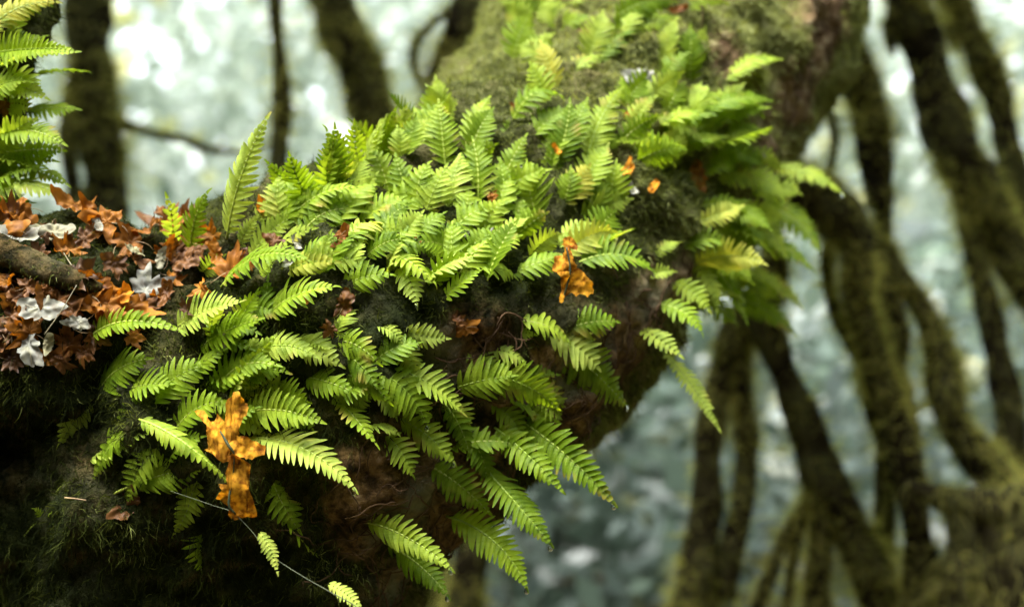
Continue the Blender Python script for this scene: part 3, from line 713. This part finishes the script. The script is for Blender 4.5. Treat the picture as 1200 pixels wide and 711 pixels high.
# the two withered leaves the photograph shows largest: ragged crumpled lobes on one stalk
import bmesh
M_VINE = leafy('vine_stem', noise_col([(0.3, (0.02, 0.03, 0.008)), (0.7, (0.06, 0.075, 0.028))], 40.0), trans=0.0, rough=0.6)
def ragged(pts, d, c, seed, amp):
    bm = bmesh.new(); R = random.Random(seed); P2 = []
    for k in range(len(pts)):
        (x0, y0), (x1, y1) = pts[k], pts[(k+1) % len(pts)]
        for q in (0, 0.34, 0.67): P2.append((x0+(x1-x0)*q+R.uniform(-1.5, 1.5), y0+(y1-y0)*q+R.uniform(-1.5, 1.5)))
    f = bm.faces.new([bm.verts.new(P(x, y, d)-c) for x, y in P2])
    bmesh.ops.triangulate(bm, faces=[f])
    for _ in range(3): bmesh.ops.subdivide_edges(bm, edges=[e for e in bm.edges if e.calc_length() > 0.003], cuts=1, use_grid_fill=True)
    bmesh.ops.triangulate(bm, faces=bm.faces[:])
    for v in bm.verts:
        q = v.co*40+Vector((seed, 0, 0))
        v.co += Vector((0.3*noise.noise(q+Vector((9, 0, 0))), noise.noise(q), 0))*amp+Vector((0, noise.noise(q*2.6)*amp*0.5+abs(noise.noise(q*3.3+Vector((4, 4, 4))))*amp*0.5, 0))+Vector((0, (v.co.x*v.co.x+0.4*v.co.z*v.co.z)*6, 0))
    me = bpy.data.meshes.new('lobe'); bm.to_mesh(me); bm.free()
    me.polygons.foreach_set('use_smooth', [True]*len(me.polygons)); return me
def withered(px, py, lobes, label, mat, dep, stalk, amp):
    base, n = hit(px, py); d = (base.y if base is not None else 1.7)-dep; c = P(px, py, d)
    e = thing('withered_leaf', c, label, 'leaf', 'withered leaves hanging on the limb')
    for k, pts in enumerate(lobes):
        o = link('lobe', ragged(pts, d-0.005*k, c, 3+k*5+px, amp), mat, e)
        v, f = tube([(*(P(x, y, d-o_)-c), r) for x, y, o_, r in stalk], 20, 6); link('stalk', mesh('stalk', v, f), M_VINE, e)
def zz(pts, ox, oy, k): return [(ox+x/k, oy+y/k) for x, y in pts]
withered(276, 528, [
    zz([(45, 150), (100, 150), (130, 180), (142, 212), (165, 160), (200, 195), (215, 110), (240, 55), (265, 50), (300, 110), (318, 130), (300, 180), (270, 250), (235, 290), (218, 330), (225, 385), (190, 380), (150, 345), (115, 325), (160, 310), (170, 260), (125, 210), (80, 175)], 210, 445, 3.95),
    zz([(235, 300), (265, 260), (300, 258), (330, 280), (390, 310), (385, 350), (330, 370), (300, 360), (255, 360)], 210, 445, 3.95),
    zz([(222, 360), (260, 340), (300, 375), (333, 410), (300, 425), (320, 470), (318, 540), (355, 630), (345, 650), (290, 640), (265, 600), (245, 655), (220, 650), (215, 590), (160, 550), (190, 510), (185, 480), (220, 480), (222, 430)], 210, 445, 3.95)],
    'withered golden-orange leaf hanging crumpled down the front of the tree', M_WITHER, 0.075,
    [(258, 505, 0.0, 0.0009), (268, 522, 0.008, 0.0018), (274, 532, 0.008, 0.0011), (273, 556, 0.004, 0.0008), (268, 590, 0.012, 0.0016), (276, 602, 0.010, 0.0011)], 0.008)
withered(672, 318, [
    zz([(240, 130), (290, 112), (345, 190), (330, 240), (285, 215), (265, 210), (268, 260), (330, 350), (335, 390), (280, 430), (130, 415), (125, 350), (140, 290), (200, 280), (235, 220), (200, 190)], 630, 260, 7.11),
    zz([(150, 410), (280, 410), (335, 385), (400, 450), (470, 520), (465, 590), (410, 630), (360, 590), (320, 625), (290, 570), (240, 600), (195, 680), (185, 640), (225, 560), (215, 520)], 630, 260, 7.11)],
    'orange lobed dead leaf standing on the mossy limb, left of a fern frond', M_WITHER, 0.06,
    [(664, 290, 0.0, 0.001), (668, 318, 0.006, 0.0014), (660, 350, 0.002, 0.001)], 0.008)

# a mossy dead branch lying between the two leaf heaps, dry stalks, a trailing vine and a seedling
def strand_on(me, n, L, wd, parent, mat, grav=1.0, tint_shift=0.0, weight=None, seg=3, spread=0.7):
    me.calc_loop_triangles()
    c = np.array([v.co[:] for v in me.vertices], dtype=np.float32); nn = np.array([v.normal[:] for v in me.vertices], dtype=np.float32)
    tr = np.array([t.vertices[:] for t in me.loop_triangles])
    wg = np.ones(len(tr)) if weight is None else weight(c[tr].mean(1), nn[tr].mean(1))
    p, ns, _ = sample_surface(c, nn, tr, wg, n)
    ti = np.clip(np.array([0.5+0.5*noise.noise(Vector(q)*7) for q in p])+tint_shift+0.2*nr.normal(size=n), 0, 1)
    V, F, T = strands(p, ns, L*(0.4+0.9*nr.random(n)), np.full(n, wd), grav*(0.5+nr.random(n)), ti, spread, seg)
    o = link('moss', np_mesh('moss', V, F, {'tint': T}), mat, parent); o['kind'] = 'stuff'; return o
def const_moss(me, v):
    a = me.attributes.new('moss', 'FLOAT', 'POINT'); a.data.foreach_set('value', np.full(len(me.vertices), v, np.float32))
def surf_d(px, py, off): 
    h, n = hit(px, py); return (h.y if h is not None else 1.9)-off
e = thing('dead_branch', P(40, 312, 1.8), 'dark mossy dead branch lying between the two orange leaf heaps', 'branch')
rows = []
for (x, y, r) in [(-60, 280, 18), (0, 292, 18), (40, 310, 17), (80, 326, 14), (118, 338, 8)]:
    d = surf_d(x, y, 0.02); p = P(x, y, d)-Vector(e.location); rows.append((p.x, p.y, p.z, r*K*d))
v, f = tube(rows, 60, 14, 0.25, 30, 3); me = mesh('branch', v, f); const_moss(me, 0.6)
link('branch', me, M_BARK, e); strand_on(me, 1800, 0.009, 0.0013, e, M_MOSS)
def twig(name, cat, label, path, r, mat, off=0.03):
    pts = [P(x, y, surf_d(x, y, off)) for x, y in path]; b0 = pts[0]
    v, f = tube([(p.x, p.y, p.z, r*(1-0.4*i/len(pts))) for i, p in enumerate(pts)], 24, 5)
    o = link(name, mesh(name, v, f, origin=b0), mat); o.location = b0; return tag(o, label, cat)
twig('dry_stalk', 'stalk', 'thin straw-coloured stalk leaning across the lower leaf heap', [(52, 392), (72, 364), (90, 334)], 0.0007, M_STEM_PALE, 0.045)
twig('dry_stalk', 'stalk', 'short pale stalk on the dark moss under the shaded fern', [(76, 583), (88, 584), (101, 586)], 0.0011, M_STEM, 0.02)
twig('dry_stalk', 'stalk', 'pale stalk pointing down through the upper leaf heap', [(62, 272), (72, 292), (84, 311)], 0.0010, M_STEM_PALE, 0.02)
# vine
ve = thing('trailing_vine', P(250, 560, surf_d(250, 560, 0.03)), 'thin trailing vine with small fern-like leaves hanging along the dark underside', 'vine')
pts = [P(x, y, surf_d(270, 600, 0.035)-0.0004*(x-200)) for x, y in [(200, 575), (250, 592), (272, 600), (295, 622), (315, 648), (350, 672), (385, 692), (420, 712), (450, 740)]]
v, f = tube([(*(p-Vector(ve.location)), 0.0005) for p in pts], 50, 5); link('stem', mesh('stem', v, f), M_VINE, ve)
for (bx, by, tx, ty, w_) in [(304, 624, 325, 670, 24), (385, 684, 425, 716, 26)]:
    d = pts[2].y-0.02; B, T = P(bx, by, d), P(tx, ty, d-0.01)
    (a, b_, c_), rows = make_frond(B, (B+T)*0.5+Vector((0.004, 0, 0.006)), T, Vector((0.3, -0.8, 0.5)).normalized(), w_*K*d, 0.05, 10, 5)
    link('leaf', mesh('leaf', a, b_, c_, origin=Vector(ve.location)), M_FERN, ve)
se = thing('seedling', P(30, 625, surf_d(30, 625, 0.0)), 'tiny green seedling sprouting from the black moss at lower left', 'seedling')
v, f = tube([(*(P(x, y, surf_d(30, 625, o_))-Vector(se.location)), 0.0008) for x, y, o_ in [(28, 628, 0), (38, 616, 0.015), (50, 607, 0.025)]], 12, 5); link('stem', mesh('stem', v, f), M_STALK, se)
for (tx, ty) in [(40, 596), (74, 616), (62, 600)]:
    d = surf_d(30, 625, 0.028); B, T = P(50, 607, d), P(tx, ty, d-0.01)
    (a, b_, c_), rows = make_frond(B, (B+T)*0.5+Vector((0, 0, 0.004)), T, Vector((0, -0.7, 0.7)).normalized(), 13*K*d, 0.05, 6, 9)
    link('leaf', mesh('leaf', a, b_, c_, origin=Vector(se.location)), M_FERN, se)

# ------------------------------------------------------------------ mossy trees behind
def bg_tree(name, label, d, trunk, branches=(), mossn=3000, L=0.055, grav=0.35, cat='tree', group='mossy trees behind the leaning tree', shift=0.0):
    p0 = P(trunk[-1][0], trunk[-1][1], trunk[-1][3] if len(trunk[-1]) > 3 else d)
    e = thing(name, (p0.x, p0.y, max(p0.z, 0.0)), label, cat, group); base = Vector(e.location)
    for i, path in enumerate([trunk]+list(branches)):
        rows = pix(path, d); rows = [(x-base.x, y-base.y, z-base.z, r) for x, y, z, r in rows]
        length = sum((Vector(rows[k+1][:3])-Vector(rows[k][:3])).length for k in range(len(rows)-1))
        n = int(max(24, min(160, length/0.025)))
        v, f = tube(rows, n, 18, 0.34, 7.5, rng.uniform(0, 99)); me = mesh('trunk' if i == 0 else 'branch', v, f); const_moss(me, 0.15)
        o = link('trunk' if i == 0 else 'branch', me, M_BARK_FAR, e)
        rr = np.mean([r[3] for r in rows])
        cnt = int(1.1*mossn*length*rr/0.08)
        strand_on(me, max(300, min(16000, cnt)), L, 0.0036, o, M_MOSS_FAR, grav, shift+0.42, seg=3, spread=0.25,
                  weight=lambda c, nn: np.clip(0.55+nn[:, 2]*0.6+0.35*np.sign(np.sin(c[:, 2]*9+c[:, 0]*5)), 0.08, 2))
    return e
def gnd(d): return 355.5+ZC/(K*d)
bg_tree('tree', 'thick dark mossy trunk standing at the far left behind the fern clump', 4.2, [(98, -700, 26), (102, -150, 30), (103, 0, 28), (110, 100, 26), (123, 200, 26), (120, 300, 30), (112, 500, 34), (105, gnd(4.2), 50)],
        [[(100, 60, 14), (82, 120, 10), (80, 180, 9), (92, 250, 8)], [(125, 140, 5), (185, 158, 5), (215, 163, 4), (245, 175, 5), (290, 178, 3), (330, 165, 2)]])
bg_tree('tree', 'slim dark knobbly stem rising behind the tall upright frond', 3.7, [(318, -600, 7), (322, -60, 8), (324, 30, 8), (331, 110, 11), (326, 200, 11), (330, 300, 12), (334, 500, 13), (330, gnd(3.7), 18)])
bg_tree('tree', 'dark curving mossy trunk behind the crest of ferns, left of centre', 4.1, [(330, -700, 22), (370, -150, 24), (388, 0, 25), (414, 70, 27), (440, 130, 27), (452, 190, 24), (462, 300, 28), (470, 500, 32), (470, gnd(4.1), 46)])
bg_tree('tree', 'dark leaning stem with a looped side branch at the limb top edge', 3.8, [(690, -500, 26), (590, -90, 22), (551, 5, 20), (531, 60, 18), (513, 110, 16), (500, 180, 16), (495, 300, 20), (490, 500, 24), (500, gnd(3.8), 34)],
        [[(546, 5, 6), (515, 22, 5), (492, 45, 5), (484, 70, 4), (491, 100, 3)], [(527, 60, 5), (508, 90, 4), (500, 130, 4), (498, 170, 3)]], mossn=4000)
bg_tree('tree', 'short dark mossy stem curving down from behind the bare bark ridge', 3.7, [(900, -500, 22), (945, -90, 20), (968, 20, 20), (995, 70, 24), (1014, 120, 23), (1022, 170, 19), (1030, 240, 13), (1036, 300, 12), (1035, gnd(3.7), 16)])
bg_tree('tree', 'thickest dark mossy trunk slanting down through the upper right', 3.9, [(960, -500, 22), (1045, -80, 24), (1062, 0, 25), (1082, 60, 26), (1106, 130, 27), (1132, 195, 30), (1162, 255, 27), (1200, 325, 25), (1260, 430, 28), (1340, 700, 34), (1380, gnd(3.9), 46)],
        [[(1128, 190, 22), (1140, 270, 16), (1152, 340, 14), (1168, 410, 16), (1182, 470, 20), (1186, 540, 20), (1190, 640, 22)], [(1064, 0, 8), (1046, 22, 9), (1043, 50, 7), (1048, 66, 3)]])
bg_tree('tree', 'slim mossy trunk at the upper right edge, right of the thickest one', 4.1, [(1040, -500, 14), (1096, -80, 16), (1120, 8, 18), (1145, 58, 19), (1166, 110, 17), (1181, 170, 15), (1198, 235, 15), (1230, 330, 16), (1280, 600, 20), (1300, gnd(4.1), 28)],
        [[(1122, 10, 6), (1112, 36, 7), (1120, 60, 4)]])
bg_tree('tree', 'contorted many-branched mossy tree spreading from the dark limb right of centre', 3.5, [(780, 150, 28, 3.6), (860, 175, 28, 3.5), (930, 214, 31, 3.4), (972, 246, 29, 3.4), (1003, 284, 25, 3.4), (1006, 345, 19, 3.4), (1022, 405, 17, 3.4), (1038, 465, 20, 3.4), (1060, 535, 19, 3.4), (1074, 610, 17, 3.4), (1080, 720, 22, 3.4), (1085, gnd(3.4), 40, 3.4)],
        [[(1006, 288, 14), (1038, 340, 13), (1056, 395, 12), (1054, 440, 9), (1068, 500, 9), (1076, 545, 8)], [(1005, 262, 13), (1040, 305, 12), (1078, 360, 13), (1104, 420, 18), (1112, 480, 21), (1146, 535, 21), (1190, 575, 18), (1260, 610, 20)],
         [(978, 262, 11), (970, 320, 9), (983, 370, 9), (1010, 430, 9), (1022, 490, 7), (1040, 530, 6)], [(968, 120, 4), (978, 160, 5), (972, 200, 5), (960, 228, 6)], [(1020, 300, 6), (1034, 290, 7), (1048, 300, 6), (1052, 316, 3)]], mossn=4600, L=0.045)
bg_tree('tree', 'forked pair of mossy stems standing below the right-hand ferns', 3.6, [(900, 240, 11), (903, 300, 12), (890, 350, 20), (866, 385, 20), (846, 440, 17), (832, 520, 17), (826, 600, 20), (816, 680, 26), (812, 800, 34), (806, gnd(3.6), 50)],
        [[(872, 385, 16), (868, 450, 13), (875, 520, 13), (872, 580, 14), (860, 640, 16), (850, 700, 16)]])
bg_tree('tree', 'slanting mossy stem running down right with low forking branches', 3.55, [(908, 260, 10), (912, 330, 12), (890, 368, 18), (906, 405, 19), (930, 462, 19), (950, 520, 21), (974, 580, 25), (1006, 645, 25), (1040, 720, 26), (1090, 850, 34), (1110, gnd(3.55), 50)],
        [[(962, 570, 16), (962, 640, 15), (956, 720, 18), (950, 900, 26)], [(948, 585, 7), (918, 636, 8), (888, 711, 9), (850, 830, 12)], [(952, 560, 6), (935, 620, 7), (925, 680, 7), (915, 760, 8)]])
bg_tree('mossy_stump', 'broad mossy stump draped with shaggy hanging moss at the lower right corner', 3.3, [(1060, 566, 8), (1105, 584, 15), (1150, 592, 17), (1200, 582, 20), (1290, 560, 30)],
        [[(1128, 596, 16), (1126, 650, 18), (1118, 720, 24), (1110, gnd(3.3), 60)], [(1192, 590, 18), (1190, 640, 24), (1180, 720, 30), (1190, gnd(3.3), 60)], [(1160, 594, 12), (1158, 650, 15), (1150, 730, 20), (1150, gnd(3.3), 60)]], mossn=1700, L=0.10, grav=2.2, cat='stump', shift=0.08)
bg_tree('tree', 'slim stem seen below the limb at the bottom, left of a darker one', 3.7, [(480, 560, 13), (479, 640, 13), (476, 690, 14), (468, 780, 17), (462, gnd(3.7), 22)])
bg_tree('tree', 'dark stump-like stem below the lowest right frond', 3.5, [(566, 560, 20), (557, 620, 21), (547, 680, 21), (540, 760, 24), (530, gnd(3.5), 32)])

# ------------------------------------------------------------------ ground, undergrowth, far wood, haze
def gz(x, y):
    base = 0.16*max(0, y-7)*(1-math.exp(-max(0, y-7)/8)) if y > 7 else 0
    base = min(base, 3.2)
    return base*0.5+0.25*noise.noise(Vector((x*0.15, y*0.15, 0)))+0.06*noise.noise(Vector((x*0.7, y*0.7, 1)))
xs = np.concatenate([np.linspace(-180, -30, 12), np.linspace(-26, 26, 80), np.linspace(30, 180, 12)]); ys = np.concatenate([np.linspace(-160, -20, 10), np.linspace(-16, 40, 90), np.linspace(46, 240, 14)])
V = [Vector((x, y, gz(x, y)-0.25)) for y in ys for x in xs]; nx = len(xs)
F = [(j*nx+i, j*nx+i+1, (j+1)*nx+i+1, (j+1)*nx+i) for j in range(len(ys)-1) for i in range(nx-1)]
M_GROUND = leafy('forest_floor', noise_col([(0.3, (0.03, 0.024, 0.014)), (0.5, (0.07, 0.055, 0.03)), (0.7, (0.06, 0.08, 0.03))], 3.0, 8), trans=0, rough=0.9, spec=0.1)
tag(link('ground', mesh('ground', V, F), M_GROUND), kind='structure')

GAPS = [(140, 8, 6), (152, 22, 6), (148, 40, 8), (165, 45, 6), (178, 44, 6), (195, 62, 10), (160, 30, 6), (133, 22, 6), (163, 82, 7), (196, 98, 5), (222, 5, 7), (250, -2, 8), (361, 108, 8), (352, 122, 5), (370, 128, 7), (384, 92, 5), (612, 42, 7), (590, 22, 5),
        (1003, 4, 8), (1012, 18, 9), (1012, 32, 7), (1060, 60, 5), (1024, 45, 5), (1131, 107, 8), (1071, 146, 7), (1150, 5, 6), (1156, 12, 6), (1168, 2, 5), (1175, 16, 5), (1190, 100, 6), (1187, 72, 5), (240, 4, 5), (288, 30, 4), (450, 40, 5), (470, 15, 6), (300, 60, 4)]
_g = random.Random(5)
GAPS += [(_g.uniform(100, 560), _g.uniform(-10, 210), _g.uniform(2.0, 4.5)) for _ in range(70)]+[(_g.uniform(960, 1210), _g.uniform(-10, 300), _g.uniform(2.0, 4.5)) for _ in range(60)]
def leaf_cloud(n_cl, per, ang0, ang1, r0, r1, z0, z1, size, spread, gaps=True, seed=1):
    g = np.random.default_rng(seed)
    an = g.uniform(ang0, ang1, n_cl); rr = np.sqrt(g.uniform(r0*r0, r1*r1, n_cl)); z = z0+(z1-z0)*g.random(n_cl)**1.15
    c = np.stack([np.sin(an)*rr, np.cos(an)*rr, z], 1)
    c[:, 2] += np.array([gz(a, b) for a, b in c[:, :2]])
    tintc = np.clip(g.normal(0.5, 0.22, n_cl), 0, 1)
    q = np.repeat(c, per, 0)+g.normal(size=(n_cl*per, 3))*np.array([1, 1, 0.6])*spread*np.repeat(g.uniform(0.5, 1.4, n_cl), per)[:, None]
    ti = np.clip(np.repeat(tintc, per)+0.15*g.normal(size=len(q)), 0, 1)
    if gaps:
        keep = np.ones(len(q), bool); f = q[:, 1] > 1
        u = np.where(f, q[:, 0]/(K*np.maximum(q[:, 1], 1))+600, 1e6); v = 355.5-(q[:, 2]-ZC)/(K*np.maximum(q[:, 1], 1))
        for gx, gy, gr in GAPS: keep &= ~((u-gx)**2+(v-gy)**2 < (gr*1.1)**2)
        q = q[keep]; ti = ti[keep]
    n = len(q)
    nn = g.normal(size=(n, 3))+np.array([0, 0, 0.9]); nn /= np.linalg.norm(nn, axis=1, keepdims=True)
    a = np.cross(nn, g.normal(size=(n, 3))); a /= np.linalg.norm(a, axis=1, keepdims=True); b = np.cross(nn, a)
    s = size*g.uniform(0.6, 1.5, n)[:, None]
    V = np.stack([q-a*s, q+b*s*0.45, q+a*s, q-b*s*0.45], 1).reshape(-1, 3)
    F = (np.arange(n)[:, None]*4+np.arange(4)[None])
    return V, F, np.repeat(ti, 4)
M_WOOD = leafy('hazed_foliage', attr_col([(0, (0.25, 0.295, 0.265)), (0.5, (0.42, 0.475, 0.425)), (0.92, (0.54, 0.59, 0.54)), (1, (0.55, 0.54, 0.25))]), trans=0.4, tcol=(1.15, 1.2, 1.1), rough=0.4, spec=0.5)  # distance haze put into the leaf colour as a pale mint tone
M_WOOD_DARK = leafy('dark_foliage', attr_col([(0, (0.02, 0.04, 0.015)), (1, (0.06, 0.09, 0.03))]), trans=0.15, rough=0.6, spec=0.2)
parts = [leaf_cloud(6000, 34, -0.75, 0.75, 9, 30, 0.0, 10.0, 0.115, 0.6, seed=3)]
def pack(parts):
    V = []; F = []; T = []; o_ = 0
    for a, b, c in parts: V.append(a); F.append(b+o_); T.append(c); o_ += len(a)
    return np_mesh('foliage', np.vstack(V), np.vstack(F), {'tint': np.concatenate(T)}, smooth=False)
o = link('far_wood', pack(parts), M_WOOD); tag(o, 'wood of blurred foliage with mist put into its pale colour, behind the trees', 'wood', kind='stuff')
M_UNDER = leafy('undergrowth', attr_col([(0, (0.09, 0.125, 0.11)), (0.5, (0.15, 0.195, 0.175)), (0.9, (0.23, 0.28, 0.255)), (1, (0.28, 0.28, 0.13))]), trans=0.35, tcol=(1.2, 1.3, 1.1), rough=0.35, spec=0.5)
o = link('undergrowth', pack([leaf_cloud(3200, 26, -0.75, 0.75, 6.3, 20, 0.0, 1.7, 0.10, 0.4, seed=5)]), M_UNDER); tag(o, 'grey-green undergrowth blurred below the trees', 'undergrowth', kind='stuff')
parts = [leaf_cloud(720, 28, -1.0, 0.85, 3.0, 5.6, 4.5, 6.8, 0.13, 0.4, False, 21)]  # out-of-view leaf cover added to keep sun off the background trunks
o = link('shade_canopy', pack(parts), M_WOOD_DARK); tag(o, 'unseen leaf cover added over the background trees to shade their trunks', 'shade_canopy', kind='stuff')
# unseen wood added behind the camera to block sky light from there
parts = [leaf_cloud(4200, 30, 1.0, 2*math.pi-1.0, 6, 14, 0.0, 9.0, 0.28, 0.8, False, 8)]
o = link('sky_block_wood', pack(parts), M_WOOD_DARK); tag(o, 'unseen dense wood added behind the photographer to block sky light', 'wood', kind='stuff')

HAZE = False
if HAZE:
    m, t, out = new_mat('haze'); pv = N(t, 'ShaderNodeVolumePrincipled', Density=0.005); pv.inputs['Color'].default_value = (0.86, 0.97, 0.95, 1)
    pv.inputs['Anisotropy'].default_value = 0.3
    t.links.new(pv.outputs[0], out.inputs['Volume'])
    x0, x1, y0, y1, z0, z1 = -200, 200, -180, 260, -2.5, 16
    V = [Vector(p) for p in [(x0, y0, z0), (x1, y0, z0), (x1, y1, z0), (x0, y1, z0), (x0, y0, z1), (x1, y0, z1), (x1, y1, z1), (x0, y1, z1)]]
    o = link('haze', mesh('haze', V, [(3, 2, 1, 0), (4, 5, 6, 7), (0, 1, 5, 4), (1, 2, 6, 5), (2, 3, 7, 6), (3, 0, 4, 7)], smooth=False), m); o['kind'] = 'stuff'
